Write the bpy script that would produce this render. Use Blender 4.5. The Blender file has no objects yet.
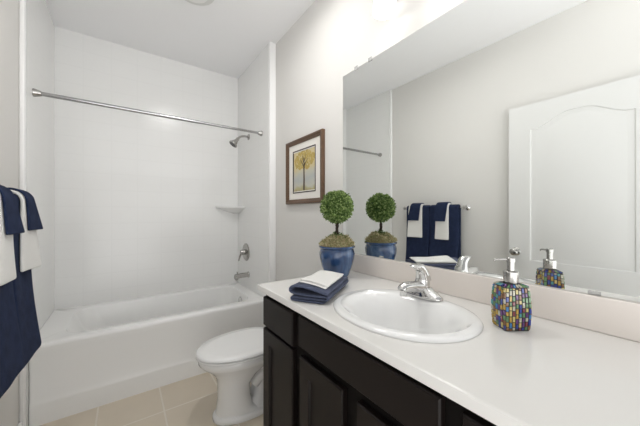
import bpy, bmesh, math, random
from mathutils import Vector, Matrix, noise
R = math.radians
PI = math.pi
random.seed(7)
scene = bpy.context.scene
COL = scene.collection

# ------------------------------------------------------------------ camera
cam_d = bpy.data.cameras.new('camera')
cam_d.sensor_width = 36.0
cam_d.sensor_fit = 'HORIZONTAL'
cam_d.lens = 36.0 * 275.45 / 640.0
cam_d.shift_y = 0.0006
cam_d.clip_start = 0.02
cam = bpy.data.objects.new('camera', cam_d)
COL.objects.link(cam)
cam.location = (0, 0, 1.203)
cam.rotation_euler = (R(90), 0, R(-35.575))
scene.camera = cam

# ------------------------------------------------------------------ world, exposure, lamps
world = bpy.data.worlds.new('world')
scene.world = world
world.use_nodes = True
WORLD_DOWN, WORLD_MID, WORLD_UP = 3.3, 1.95, 0.55   # added fill through the open end, set by direction: below, level, above
wt_ = world.node_tree
bgn = wt_.nodes['Background']
wtc = wt_.nodes.new('ShaderNodeTexCoord'); wsp = wt_.nodes.new('ShaderNodeSeparateXYZ')
wmr = wt_.nodes.new('ShaderNodeMapRange'); wmr.inputs[1].default_value = -1; wmr.inputs[2].default_value = 1
wcr = wt_.nodes.new('ShaderNodeValToRGB')
wt_.links.new(wtc.outputs['Generated'], wsp.inputs[0]); wt_.links.new(wsp.outputs[2], wmr.inputs[0]); wt_.links.new(wmr.outputs[0], wcr.inputs[0])
_e = wcr.color_ramp.elements
_wc = lambda v: (v * 0.01, v * 0.01 * 0.997, v * 0.01 * 1.0, 1)
_e[0].position = 0.44; _e[0].color = _wc(WORLD_DOWN)
_e[1].position = 0.70; _e[1].color = _wc(WORLD_UP)
for _p in (0.48, 0.62):
    _k = _e.new(_p); _k.color = _wc(WORLD_MID)
wt_.links.new(wcr.outputs[0], bgn.inputs[0])
bgn.inputs[1].default_value = 100.0
vs = scene.view_settings
vs.view_transform = 'Standard'
vs.look = 'None'
vs.gamma = 1
vs.use_curve_mapping = False
vs.exposure = 0.0
BULB_W = 0.10          # each bulb of the vanity light
BULB_E = 4.0
SHADE_E = 0.8         # frosted shades, lit
FILL_W = 19.0         # the added fill lamp on the ceiling, out of view

# ------------------------------------------------------------------ dimensions (metres)
XW, XL = 1.066, -0.454        # right (mirror) wall, left wall
AR, AL = 1.008, -0.431        # the narrower tub alcove's side walls
YB, YF = 2.930, -0.035        # back wall, front end of the room (front wall left out to let the fill in)
ZC = 2.655
ZT = 0.8805                   # counter top
XC = 0.498                    # counter front edge

# ------------------------------------------------------------------ materials
def new_mat(name):
    m = bpy.data.materials.new(name)
    m.use_nodes = True
    return m, m.node_tree, m.node_tree.nodes['Principled BSDF']

def mat(name, col, rough=0.5, metal=0.0, spec=0.5, coat=0.0, bump=0.0, bscale=60, var=0.0, vscale=8, sheen=0.0, detail=4, emit=0.0, ecol=None):
    m, nt, b = new_mat(name)
    b.inputs['Base Color'].default_value = (*col, 1)
    b.inputs['Roughness'].default_value = rough
    b.inputs['Metallic'].default_value = metal
    b.inputs['Specular IOR Level'].default_value = spec
    b.inputs['Coat Weight'].default_value = coat
    b.inputs['Sheen Weight'].default_value = sheen
    if emit:
        b.inputs['Emission Color'].default_value = (*(ecol or col), 1)
        b.inputs['Emission Strength'].default_value = emit
    if bump or var:
        tc = nt.nodes.new('ShaderNodeTexCoord')
        if bump:
            n = nt.nodes.new('ShaderNodeTexNoise'); n.inputs['Scale'].default_value = bscale; n.inputs['Detail'].default_value = detail
            bp = nt.nodes.new('ShaderNodeBump'); bp.inputs['Strength'].default_value = bump; bp.inputs['Distance'].default_value = 0.004
            nt.links.new(tc.outputs['Object'], n.inputs['Vector'])
            nt.links.new(n.outputs['Fac'], bp.inputs['Height']); nt.links.new(bp.outputs['Normal'], b.inputs['Normal'])
        if var:
            n2 = nt.nodes.new('ShaderNodeTexNoise'); n2.inputs['Scale'].default_value = vscale; n2.inputs['Detail'].default_value = 5
            cr = nt.nodes.new('ShaderNodeMix'); cr.data_type = 'RGBA'
            cr.inputs[6].default_value = (*[c * (1 - var) for c in col], 1)
            cr.inputs[7].default_value = (*[min(1, c * (1 + var)) for c in col], 1)
            nt.links.new(tc.outputs['Object'], n2.inputs['Vector'])
            nt.links.new(n2.outputs['Fac'], cr.inputs[0]); nt.links.new(cr.outputs[2], b.inputs['Base Color'])
    return m

M = {}
M['wall'] = mat('wall_paint', (0.74, 0.727, 0.70), 0.75, spec=0.3, bump=0.08, bscale=180)
M['ceiling'] = mat('ceiling_paint', (0.93, 0.93, 0.935), 0.9, spec=0.2, bump=0.15, bscale=120)
M['trim'] = mat('trim_paint', (0.90, 0.895, 0.885), 0.4)
M['door'] = mat('door_paint', (0.74, 0.74, 0.725), 0.45)
M['acrylic'] = mat('tub_acrylic', (0.92, 0.92, 0.905), 0.22, coat=0.1)
M['porcelain'] = mat('porcelain', (0.86, 0.86, 0.85), 0.08, coat=0.5)
M['seat'] = mat('seat_plastic', (0.88, 0.88, 0.87), 0.2)
M['counter'] = mat('cultured_marble', (0.79, 0.775, 0.745), 0.16, coat=0.1, var=0.012, vscale=14)
M['backsplash'] = mat('backsplash_marble', (0.77, 0.715, 0.665), 0.2, var=0.012, vscale=14)
M['chrome'] = mat('chrome', (0.66, 0.655, 0.645), 0.05, metal=1)
M['nickel'] = mat('brushed_nickel', (0.44, 0.43, 0.41), 0.24, metal=1)
M['steel'] = mat('rod_steel', (0.42, 0.42, 0.42), 0.18, metal=1)
M['dark_metal'] = mat('dark_nozzles', (0.08, 0.08, 0.08), 0.5)
M['espresso'] = mat('espresso_wood', (0.0085, 0.0058, 0.0050), 0.42, spec=0.22, var=0.25, vscale=5)
M['espresso_shaded'] = mat('cabinet_frame_shaded', (0.004, 0.003, 0.0027), 0.55, spec=0.15)  # espresso blackened to carry the shade in the recessed gaps between fronts
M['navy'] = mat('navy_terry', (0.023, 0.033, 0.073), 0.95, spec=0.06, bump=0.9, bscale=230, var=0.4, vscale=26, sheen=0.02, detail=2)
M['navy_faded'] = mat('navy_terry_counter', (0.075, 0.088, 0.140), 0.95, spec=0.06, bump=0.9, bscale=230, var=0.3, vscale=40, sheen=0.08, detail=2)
M['white_terry'] = mat('white_terry', (0.82, 0.81, 0.78), 0.95, spec=0.1, bump=0.8, bscale=240, sheen=0.2, detail=2)
M['frame_wood'] = mat('frame_wood', (0.115, 0.064, 0.034), 0.38, var=0.4, vscale=40)
M['frame_edge'] = mat('inner_fillet', (0.035, 0.018, 0.014), 0.4)
M['mat_board'] = mat('mat_board', (0.86, 0.835, 0.785), 0.9, bump=0.1, bscale=300)
M['trunk'] = mat('painted_trunk', (0.11, 0.085, 0.06), 0.9, var=0.4, vscale=60)
M['moss'] = mat('dry_moss', (0.38, 0.31, 0.165), 0.95, spec=0.1)
M['moss_b'] = mat('dry_moss_pale', (0.60, 0.53, 0.34), 0.95, spec=0.1)
M['moss_c'] = mat('dry_moss_green', (0.27, 0.29, 0.12), 0.95, spec=0.1)
M['leaf_a'] = mat('leaf_mid', (0.135, 0.215, 0.055), 0.55, spec=0.3)
M['leaf_b'] = mat('leaf_dark', (0.065, 0.120, 0.030), 0.6, spec=0.3)
M['leaf_c'] = mat('leaf_light', (0.30, 0.40, 0.14), 0.5, spec=0.3)
M['stem'] = mat('topiary_stem', (0.028, 0.017, 0.011), 0.9, bump=0.6, bscale=90)
M['soil'] = mat('soil', (0.05, 0.035, 0.02), 1.0)
M['grout_black'] = mat('mosaic_grout', (0.008, 0.008, 0.008), 0.5)
for i, c in enumerate([(0.42, 0.27, 0.04), (0.55, 0.45, 0.16), (0.02, 0.04, 0.26), (0.04, 0.17, 0.38), (0.10, 0.22, 0.09),
                       (0.20, 0.03, 0.04), (0.48, 0.46, 0.36), (0.10, 0.03, 0.15), (0.06, 0.26, 0.27), (0.22, 0.10, 0.04)]):
    M['glass%d' % i] = mat('mosaic_glass_%s' % 'abcdefghij'[i], c, 0.12, coat=0.8, var=0.45, vscale=120)
M['shade'] = mat('lit_frosted_glass', (0.95, 0.94, 0.92), 0.5, emit=SHADE_E, ecol=(1, 0.985, 0.96))
M['bulb'] = mat('lit_bulb', (1, 1, 1), 0.5, emit=BULB_E, ecol=(1, 0.96, 0.9))
M['plastic'] = mat('white_plastic', (0.75, 0.75, 0.74), 0.45)
M['clear'] = mat('clip_plastic', (0.82, 0.82, 0.80), 0.15)
M['clear'].node_tree.nodes['Principled BSDF'].inputs['Transmission Weight'].default_value = 0.6

def glaze():
    m, nt, b = new_mat('blue_glaze')
    tc = nt.nodes.new('ShaderNodeTexCoord')
    mp = nt.nodes.new('ShaderNodeMapping'); mp.inputs['Scale'].default_value = (14, 14, 6)
    n = nt.nodes.new('ShaderNodeTexNoise'); n.inputs['Scale'].default_value = 1.0; n.inputs['Detail'].default_value = 6; n.inputs['Distortion'].default_value = 1.2
    cr = nt.nodes.new('ShaderNodeValToRGB')
    e = cr.color_ramp.elements
    e[0].position = 0.3; e[0].color = (0.013, 0.034, 0.092, 1)
    e[1].position = 0.75; e[1].color = (0.125, 0.21, 0.34, 1)
    k = e.new(0.52); k.color = (0.032, 0.078, 0.190, 1)
    nt.links.new(tc.outputs['Object'], mp.inputs[0]); nt.links.new(mp.outputs[0], n.inputs['Vector'])
    nt.links.new(n.outputs['Fac'], cr.inputs[0]); nt.links.new(cr.outputs[0], b.inputs['Base Color'])
    b.inputs['Roughness'].default_value = 0.12
    b.inputs['Coat Weight'].default_value = 0.6
    return m
M['glaze'] = glaze()

def mirror_mat():
    m, nt, b = new_mat('silvered_glass')
    b.inputs['Base Color'].default_value = (0.90, 0.915, 0.90, 1)
    b.inputs['Metallic'].default_value = 1
    b.inputs['Roughness'].default_value = 0.0
    return m
M['mirror'] = mirror_mat()

def tile_grid(name, col, grout, sx, sz, ox, oz, axes, gw, rough, bump, mixg=1.0, var=0.0, coat=0.0):
    """square tiles: grout lines where fract((p-o)/s) is near 0, along the two object axes named in axes"""
    m, nt, b = new_mat(name)
    L = nt.links.new
    tc = nt.nodes.new('ShaderNodeTexCoord')
    sp = nt.nodes.new('ShaderNodeSeparateXYZ'); L(tc.outputs['Object'], sp.inputs[0])
    masks = []
    for ax, s, o in ((axes[0], sx, ox), (axes[1], sz, oz)):
        a = nt.nodes.new('ShaderNodeMath'); a.operation = 'SUBTRACT'; L(sp.outputs[ax], a.inputs[0]); a.inputs[1].default_value = o
        d = nt.nodes.new('ShaderNodeMath'); d.operation = 'DIVIDE'; L(a.outputs[0], d.inputs[0]); d.inputs[1].default_value = s
        f = nt.nodes.new('ShaderNodeMath'); f.operation = 'PINGPONG'; L(d.outputs[0], f.inputs[0]); f.inputs[1].default_value = 0.5
        g = nt.nodes.new('ShaderNodeMapRange'); L(f.outputs[0], g.inputs[0])
        g.inputs[1].default_value = gw / s * 0.5; g.inputs[2].default_value = gw / s * 1.0
        g.inputs[3].default_value = 0; g.inputs[4].default_value = 1; g.interpolation_type = 'SMOOTHSTEP'
        masks.append(g)
    mn = nt.nodes.new('ShaderNodeMath'); mn.operation = 'MINIMUM'; L(masks[0].outputs[0], mn.inputs[0]); L(masks[1].outputs[0], mn.inputs[1])
    n = nt.nodes.new('ShaderNodeTexNoise'); n.inputs['Scale'].default_value = 3.5; n.inputs['Detail'].default_value = 6
    L(tc.outputs['Object'], n.inputs['Vector'])
    c0 = nt.nodes.new('ShaderNodeMix'); c0.data_type = 'RGBA'
    c0.inputs[6].default_value = (*[c * (1 - var) for c in col], 1); c0.inputs[7].default_value = (*[c * (1 + var) for c in col], 1)
    L(n.outputs['Fac'], c0.inputs[0])
    c1 = nt.nodes.new('ShaderNodeMix'); c1.data_type = 'RGBA'
    c1.inputs[6].default_value = (*[g * mixg + c * (1 - mixg) for g, c in zip(grout, col)], 1)
    L(mn.outputs[0], c1.inputs[0]); L(c0.outputs[2], c1.inputs[7]); L(c1.outputs[2], b.inputs['Base Color'])
    bp = nt.nodes.new('ShaderNodeBump'); bp.inputs['Strength'].default_value = bump; bp.inputs['Distance'].default_value = 0.003
    L(mn.outputs[0], bp.inputs['Height']); L(bp.outputs['Normal'], b.inputs['Normal'])
    b.inputs['Roughness'].default_value = rough
    b.inputs['Coat Weight'].default_value = coat
    return m
M['floor'] = tile_grid('floor_tile', (0.68, 0.60, 0.485), (0.78, 0.72, 0.63), 0.330, 0.330, 0.205, 1.915, (0, 1), 0.006, 0.32, 0.3, var=0.10)
M['surround_back'] = tile_grid('surround_tile_back', (0.87, 0.87, 0.855), (0.855, 0.855, 0.84), 0.183, 0.140, 0.286, 1.678, (0, 2), 0.006, 0.19, 0.06)
M['surround_side'] = tile_grid('surround_tile_side', (0.87, 0.87, 0.855), (0.855, 0.855, 0.84), 0.183, 0.140, 2.93, 1.678, (1, 2), 0.006, 0.19, 0.06)

def art_mat():
    m, nt, b = new_mat('watercolour_tree')
    L = nt.links.new
    tc = nt.nodes.new('ShaderNodeTexCoord')
    sp = nt.nodes.new('ShaderNodeSeparateXYZ'); L(tc.outputs['Generated'], sp.inputs[0])
    n = nt.nodes.new('ShaderNodeTexNoise'); n.inputs['Scale'].default_value = 5; n.inputs['Detail'].default_value = 7
    L(tc.outputs['Generated'], n.inputs['Vector'])
    a = nt.nodes.new('ShaderNodeMath'); a.operation = 'MULTIPLY_ADD'; L(n.outputs['Fac'], a.inputs[0]); a.inputs[1].default_value = 0.28; L(sp.outputs[2], a.inputs[2])
    cr = nt.nodes.new('ShaderNodeValToRGB'); L(a.outputs[0], cr.inputs[0])
    e = cr.color_ramp.elements
    e[0].position = 0.10; e[0].color = (0.30, 0.27, 0.14, 1)
    e[1].position = 1.12 / 1.3; e[1].color = (0.66, 0.57, 0.34, 1)
    for p, c in ((0.22, (0.47, 0.43, 0.24)), (0.30, (0.55, 0.54, 0.47)), (0.45, (0.47, 0.49, 0.48)), (0.60, (0.56, 0.55, 0.46)), (0.70, (0.64, 0.56, 0.34))):
        k = e.new(p); k.color = (*c, 1)
    L(cr.outputs[0], b.inputs['Base Color'])
    b.inputs['Roughness'].default_value = 0.9
    return m
M['art'] = art_mat()
M['foliage_paint'] = mat('painted_foliage', (0.50, 0.375, 0.12), 0.9, var=0.45, vscale=60)

# ------------------------------------------------------------------ mesh helpers
def finish(name, bm, m, parent=None, smooth=True, angle=35, bevel=0, mats=None, recalc=True):
    if recalc:
        bmesh.ops.recalc_face_normals(bm, faces=bm.faces)
    if smooth:
        for f in bm.faces: f.smooth = True
        for e in bm.edges:
            if len(e.link_faces) == 2 and e.calc_face_angle(0) > R(angle): e.smooth = False
    me = bpy.data.meshes.new(name)
    bm.to_mesh(me); bm.free()
    for mm in (mats or [m]): me.materials.append(mm)
    o = bpy.data.objects.new(name, me)
    COL.objects.link(o)
    if parent is not None: o.parent = parent
    if bevel:
        bv = o.modifiers.new('bevel', 'BEVEL'); bv.width = bevel; bv.segments = 3; bv.limit_method = 'ANGLE'; bv.angle_limit = R(40)
        bv.harden_normals = False
    return o

def tag(o, label, cat, group=None):
    o['label'] = label; o['category'] = cat
    if group: o['group'] = group
    return o

def thing(name, label, cat, loc=(0, 0, 0), rz=0, group=None):
    o = bpy.data.objects.new(name, None)
    o.empty_display_size = 0.05
    COL.objects.link(o)
    o.location = loc; o.rotation_euler = (0, 0, rz)
    return tag(o, label, cat, group)

def struct(o):
    o['kind'] = 'structure'
    return o

def box(bm, x0, x1, y0, y1, z0, z1):
    v = [bm.verts.new((x, y, z)) for z in (z0, z1) for x, y in ((x0, y0), (x1, y0), (x1, y1), (x0, y1))]
    for q in ((3, 2, 1, 0), (4, 5, 6, 7), (0, 1, 5, 4), (1, 2, 6, 5), (2, 3, 7, 6), (3, 0, 4, 7)):
        bm.faces.new([v[i] for i in q])
    return bm

def B(*a):
    return box(bmesh.new(), *a)

def loft(bm, rings, cap0=True, cap1=True, closed=True):
    vr = [[bm.verts.new(p) for p in r] for r in rings]
    n = len(rings[0])
    for a, b in zip(vr, vr[1:]):
        for i in range(n if closed else n - 1):
            j = (i + 1) % n
            bm.faces.new((a[i], a[j], b[j], b[i]))
    if cap0: bm.faces.new(list(reversed(vr[0])))
    if cap1: bm.faces.new(vr[-1])
    return bm

def lathe(bm, prof, c=(0, 0, 0), n=40, axis='z', cap0=True, cap1=True):
    """prof: (radius, height) pairs, turned round the axis through c"""
    rings = []
    for r, h in prof:
        ring = []
        for i in range(n):
            a = 2 * PI * i / n
            p, q = r * math.cos(a), r * math.sin(a)
            ring.append({'z': (c[0] + p, c[1] + q, c[2] + h), 'x': (c[0] + h, c[1] + p, c[2] + q), 'y': (c[0] + q, c[1] + h, c[2] + p)}[axis])
        rings.append(ring)
    return loft(bm, rings, cap0, cap1)

def smooth_path(pts, k=6):
    P = [Vector(p) for p in pts]
    out = []
    for i in range(len(P) - 1):
        p0 = P[max(i - 1, 0)]; p1 = P[i]; p2 = P[i + 1]; p3 = P[min(i + 2, len(P) - 1)]
        for j in range(k):
            t = j / k
            out.append(0.5 * ((2 * p1) + (-p0 + p2) * t + (2 * p0 - 5 * p1 + 4 * p2 - p3) * t * t + (-p0 + 3 * p1 - 3 * p2 + p3) * t ** 3))
    out.append(P[-1])
    return out

def tube(bm, pts, rad, n=14, flat=1.0, k=6, up=(0, 0, 1)):
    """tube along a smoothed path; rad a number or one radius per given point; flat squashes it along the 'up' side"""
    path = smooth_path(pts, k) if len(pts) > 2 else [Vector(p) for p in pts]
    if isinstance(rad, (int, float)): rr = [rad] * len(path)
    else:
        rr = []
        for i in range(len(path)):
            t = i / (len(path) - 1) * (len(rad) - 1); a = min(int(t), len(rad) - 2)
            rr.append(rad[a] + (rad[a + 1] - rad[a]) * (t - a))
    rings = []
    upv = Vector(up)
    for i, p in enumerate(path):
        d = (path[min(i + 1, len(path) - 1)] - path[max(i - 1, 0)]).normalized()
        s = d.cross(upv)
        if s.length < 1e-3: s = d.cross(Vector((0, 1, 0)))
        s.normalize(); u = s.cross(d).normalized()
        rings.append([p + s * rr[i] * math.cos(2 * PI * j / n) + u * rr[i] * flat * math.sin(2 * PI * j / n) for j in range(n)])
    return loft(bm, rings)

def ell(cx, cy, z, ax, ay, n=64, p=2.0):
    out = []
    for i in range(n):
        a = 2 * PI * i / n
        c, s = math.cos(a), math.sin(a)
        out.append((cx + ax * math.copysign(abs(c) ** (2 / p), c), cy + ay * math.copysign(abs(s) ** (2 / p), s), z))
    return out

def rrect(x0, x1, y0, y1, r, z, k=8, side=6):
    """rounded rectangle ring with a fixed number of points"""
    out = []
    for cx, cy, a0 in ((x1 - r, y1 - r, 0), (x0 + r, y1 - r, 90), (x0 + r, y0 + r, 180), (x1 - r, y0 + r, 270)):
        for i in range(k + 1):
            a = R(a0 + 90 * i / k)
            out.append((cx + r * math.cos(a), cy + r * math.sin(a), z))
    res = []
    for i, p in enumerate(out):
        res.append(p)
        if i % (k + 1) == k:
            q = out[(i + 1) % len(out)]
            for s in range(1, side):
                t = s / side
                res.append(tuple(p[j] + (q[j] - p[j]) * t for j in range(3)))
    return res

def sheet(name, grid, m, parent, thick, sub=1):
    bm = bmesh.new()
    v = [[bm.verts.new(p) for p in row] for row in grid]
    for a, b in zip(v, v[1:]):
        for i in range(len(a) - 1): bm.faces.new((a[i], a[i + 1], b[i + 1], b[i]))
    o = finish(name, bm, m, parent, angle=180)
    s = o.modifiers.new('thickness', 'SOLIDIFY'); s.thickness = thick; s.offset = 0
    if sub:
        ss = o.modifiers.new('soften', 'SUBSURF'); ss.levels = sub; ss.render_levels = sub
    return o

# ================================================================== THE ROOM
struct(finish('floor', B(XL - 0.1, XW + 0.1, -0.75, YB + 0.1, -0.1, 0), M['floor'], smooth=False))
struct(finish('ceiling', B(XL - 0.1, XW + 0.1, YF, YB + 0.1, ZC, ZC + 0.1), M['ceiling'], smooth=False))
struct(finish('wall_left', B(XL - 0.1, XL, YF, YB, 0, ZC), M['wall'], smooth=False))
struct(finish('wall_right', B(XW, XW + 0.1, YF, YB, 0, ZC), M['wall'], smooth=False))
struct(finish('wall_back', B(XL - 0.1, XW + 0.1, YB, YB + 0.1, 0, ZC), M['surround_back'], smooth=False))
ZRIM = 0.458
YTR = 2.165
struct(finish('wall_alcove_left', B(XL, AL, YTR, YB, 0, ZC), M['surround_side'], smooth=False))
struct(finish('wall_alcove_right', B(AR, XW, YTR, YB, 0, ZC), M['surround_side'], smooth=False))
struct(finish('trim_1', B(XL, AL, 2.135, YTR - 0.0005, 0, ZC), M['trim'], bevel=0.008))
struct(finish('trim_2', B(AR, XW, 2.135, YTR - 0.0005, 0, ZC), M['trim'], bevel=0.008))
struct(finish('baseboard_left', B(XL, XL + 0.014, 0.10, 2.134, 0, 0.085), M['trim'], bevel=0.004))
struct(finish('baseboard_right', B(XW - 0.014, XW, 1.192, 2.134, 0, 0.085), M['trim'], bevel=0.004))

# door leaf standing open along the left wall (seen in the mirror)
DX = -0.39
DY0, DY1 = 0.153, 0.913
bm = B(DX - 0.0375, DX - 0.006, DY0, DY1, 0.012, 2.030)
door = struct(finish('door_1', bm, M['door'], bevel=0.002))
def arch_outline(y0, y1, z0, z1, rise, n=28):
    pts = [(y0, z0), (y1, z0)]
    for i in range(n + 1):
        t = i / n; y = y1 + (y0 - y1) * t
        s = min(1.0, max(0.0, (0.5 - abs(t - 0.5)) / 0.40 - 0.08))
        s = s * s * (3 - 2 * s)
        pts.append((y, z1 + rise * s))
    return pts
def door_skin(side):
    """face of the door leaf: stiles and rails stand proud of sunk, raised-field panels"""
    bm = bmesh.new()
    x_face = DX; x_sunk = DX - 0.010; x_fld = DX - 0.003
    panels = [arch_outline(DY0 + 0.088, DY1 - 0.140, 0.845, 1.838, 0.085), arch_outline(DY0 + 0.088, DY1 - 0.140, 0.20, 0.70, 0.0)]
    def inset(p, d):
        cy = (DY0 + 0.088 + DY1 - 0.14) / 2
        zs = [q[1] for q in p]; cz = (min(zs) + max(zs)) / 2
        hy = (max(q[0] for q in p) - min(q[0] for q in p)) / 2; hz = (max(zs) - min(zs)) / 2
        return [(cy + (y - cy) * (hy - d) / hy, cz + (z - cz) * (hz - d) / hz) for y, z in p]
    outer = [bm.verts.new((x_face, y, z)) for y, z in ((DY0, 0.012), (DY1, 0.012), (DY1, 2.030), (DY0, 2.030))]
    edges = [bm.edges.new((outer[i], outer[(i + 1) % 4])) for i in range(4)]
    loops = []
    for p in panels:
        vs = [bm.verts.new((x_face, y, z)) for y, z in p]
        edges += [bm.edges.new((vs[i], vs[(i + 1) % len(vs)])) for i in range(len(vs))]
        loops.append((p, vs))
    bmesh.ops.triangle_fill(bm, use_beauty=True, edges=edges)
    for p, vs in loops:
        prev = vs
        for d, x in ((0.010, x_sunk), (0.018, x_sunk), (0.045, x_fld)):
            cur = [bm.verts.new((x, y, z)) for y, z in inset(p, d)]
            for i in range(len(cur)):
                j = (i + 1) % len(cur)
                bm.faces.new((prev[i], prev[j], cur[j], cur[i]))
            prev = cur
        bm.faces.new(prev)
    # return edges back to the core
    back = [bm.verts.new((DX - 0.008, v.co.y, v.co.z)) for v in outer]
    for i in range(4):
        j = (i + 1) % 4
        bm.faces.new((outer[i], outer[j], back[j], back[i]))
    # triangle_fill also fills the panel holes: remove faces lying inside them on the front plane
    kill = []
    for f in bm.faces:
        if all(abs(v.co.x - x_face) < 1e-6 for v in f.verts):
            c = f.calc_center_median()
            for p, vs in loops:
                ins = False
                for i in range(len(p)):
                    (ya, za), (yb, zb) = p[i], p[(i + 1) % len(p)]
                    if (za > c.z) != (zb > c.z) and c.y < (yb - ya) * (c.z - za) / (zb - za) + ya: ins = not ins
                if ins: kill.append(f); break
    bmesh.ops.delete(bm, geom=kill, context='FACES_ONLY')
    return bm
finish('door_panel', door_skin(1), M['door'], door, angle=20)
bm = lathe(bmesh.new(), [(0.030, 0), (0.031, 0.004), (0.026, 0.009), (0.013, 0.012), (0.011, 0.028), (0.020, 0.036), (0.027, 0.046), (0.027, 0.055), (0.019, 0.063), (0.004, 0.066)], (DX, 0.862, 0.905), axis='x')
finish('door_knob', bm, M['nickel'], door)
bm = bmesh.new()
for z in (0.25, 1.03, 1.83): lathe(bm, [(0.006, -0.045), (0.006, 0.045)], (DX - 0.003, DY0 - 0.006, z), n=14)
finish('hinge', bm, M['nickel'], door)

# ================================================================== BATHTUB
x0, x1, y0, y1 = AL + 0.001, AR - 0.001, 2.197, YB - 0.001
tub = thing('bathtub', 'white alcove bathtub with flat apron along the back wall', 'bathtub', (0, 0, 0))
def out_ring(z, fy, r=0.012): return rrect(x0, x1, fy, y1, r, z)
def in_ring(z, l, rt, f, b, r): return rrect(x0 + l, x1 - rt, y0 + f, y1 - b, r, z)
rings = [out_ring(0.0, y0 - 0.001), out_ring(0.112, y0 - 0.001), out_ring(0.126, y0 + 0.001), out_ring(0.150, y0 + 0.009), out_ring(0.40, y0 + 0.006),
         out_ring(0.435, y0 + 0.001), out_ring(0.450, y0 + 0.003), out_ring(0.4565, y0 + 0.010, 0.014), out_ring(ZRIM, y0 + 0.022, 0.02),
         in_ring(ZRIM, 0.11, 0.075, 0.085, 0.05, 0.12), in_ring(0.454, 0.13, 0.092, 0.094, 0.069, 0.12), in_ring(0.44, 0.138, 0.097, 0.10, 0.074, 0.12),
         in_ring(0.30, 0.20, 0.115, 0.115, 0.09, 0.12), in_ring(0.16, 0.28, 0.14, 0.14, 0.11, 0.12), in_ring(0.115, 0.32, 0.17, 0.17, 0.14, 0.11),
         in_ring(0.10, 0.38, 0.22, 0.22, 0.19, 0.08)]
finish('tub_shell', loft(bmesh.new(), rings), M['acrylic'], tub, angle=40)
bm = lathe(bmesh.new(), [(0.036, 0), (0.036, -0.006), (0.030, -0.011), (0.012, -0.013)], (AR - 0.109, 2.54, 0.385), axis='x')
finish('overflow_plate', bm, M['chrome'], tub)
bm = lathe(bmesh.new(), [(0.030, 0), (0.030, 0.003), (0.02, 0.004)], (0.68, 2.56, 0.1005))
finish('drain', bm, M['chrome'], tub)

# shower fittings on the right alcove wall
XS = AR
sh = thing('showerhead', 'chrome shower head on short bent arm high on the alcove wall', 'shower head', (XS, 2.615, 1.955))
finish('wall_flange', lathe(bmesh.new(), [(0.030, 0), (0.029, -0.005), (0.018, -0.014), (0.013, -0.016)], (0, 0, 0), axis='x'), M['nickel'], sh)
finish('arm', tube(bmesh.new(), [(-0.008, 0, 0), (-0.045, 0, 0.0), (-0.085, 0, -0.012), (-0.115, 0, -0.042)], 0.0105), M['nickel'], sh)
hd = finish('spray_head', lathe(bmesh.new(), [(0.014, 0.012), (0.018, 0.0), (0.016, -0.012), (0.020, -0.022), (0.034, -0.052), (0.042, -0.062), (0.042, -0.072), (0.036, -0.074)]), M['nickel'], sh)
hd.location = (-0.113, 0, -0.040); hd.rotation_euler = (0, R(38), 0)
nz = finish('nozzle_face', lathe(bmesh.new(), [(0.0345, -0.0735), (0.033, -0.0755), (0.005, -0.0765)]), M['dark_metal'], hd)

vl = thing('shower_valve', 'round chrome shower valve with lever handle above the tub spout', 'valve', (XS, 2.680, 0.815))
finish('escutcheon', lathe(bmesh.new(), [(0.088, 0), (0.088, -0.004), (0.080, -0.012), (0.038, -0.018)], axis='x', n=48), M['nickel'], vl)
bm = lathe(bmesh.new(), [(0.028, -0.012), (0.027, -0.045), (0.022, -0.060), (0.008, -0.064)], axis='x')
finish('handle_hub', bm, M['nickel'], vl)
bm = tube(bmesh.new(), [(-0.050, 0, 0), (-0.062, 0.010, -0.035), (-0.072, 0.018, -0.085)], [0.010, 0.009, 0.007])
finish('lever', bm, M['nickel'], vl)
sp = thing('tub_spout', 'chrome bathtub spout below the shower valve', 'spout', (XS, 2.620, 0.600))
finish('wall_flange', lathe(bmesh.new(), [(0.030, 0), (0.030, -0.006), (0.026, -0.012)], axis='x'), M['nickel'], sp)
bm = loft(bmesh.new(), [[(x, r * math.cos(a), dz + r * zf * math.sin(a)) for a in [2 * PI * i / 24 for i in range(24)]] for x, r, zf, dz in
     ((-0.008, 0.024, 1, 0), (-0.07, 0.024, 1, 0), (-0.115, 0.025, 1.05, -0.003), (-0.135, 0.024, 1.1, -0.008), (-0.140, 0.018, 1.0, -0.010))])
lathe(bm, [(0.014, 0), (0.013, -0.020)], (-0.118, 0, -0.020), n=18)
finish('spout_body', bm, M['nickel'], sp)
bm = lathe(bmesh.new(), [(0.006, 0), (0.006, 0.012), (0.008, 0.013), (0.008, 0.019)], (-0.112, 0, 0.021), n=16)
finish('diverter_knob', bm, M['nickel'], sp)

# shower rod
YR, ZR = 2.300, 1.915
rod = thing('shower_rod', 'straight chrome shower curtain rod spanning the tub alcove', 'shower rod', ((AL + AR) / 2, YR, ZR))
hw = (AR - AL) / 2
finish('rod_tube', tube(bmesh.new(), [(-hw + 0.004, 0, 0), (0.2, 0, 0), ], 0.0125, n=20), M['steel'], rod)
finish('telescoping_tube', tube(bmesh.new(), [(0.1, 0, 0), (hw - 0.004, 0, 0)], 0.0105, n=20), M['steel'], rod)
for s in (-1, 1):
    bm = lathe(bmesh.new(), [(0.024, 0), (0.024, -s * 0.008), (0.019, -s * 0.022), (0.015, -s * 0.036)], (s * hw, 0, 0), axis='x', n=28)
    finish('end_flange', bm, M['nickel'], rod)

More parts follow.
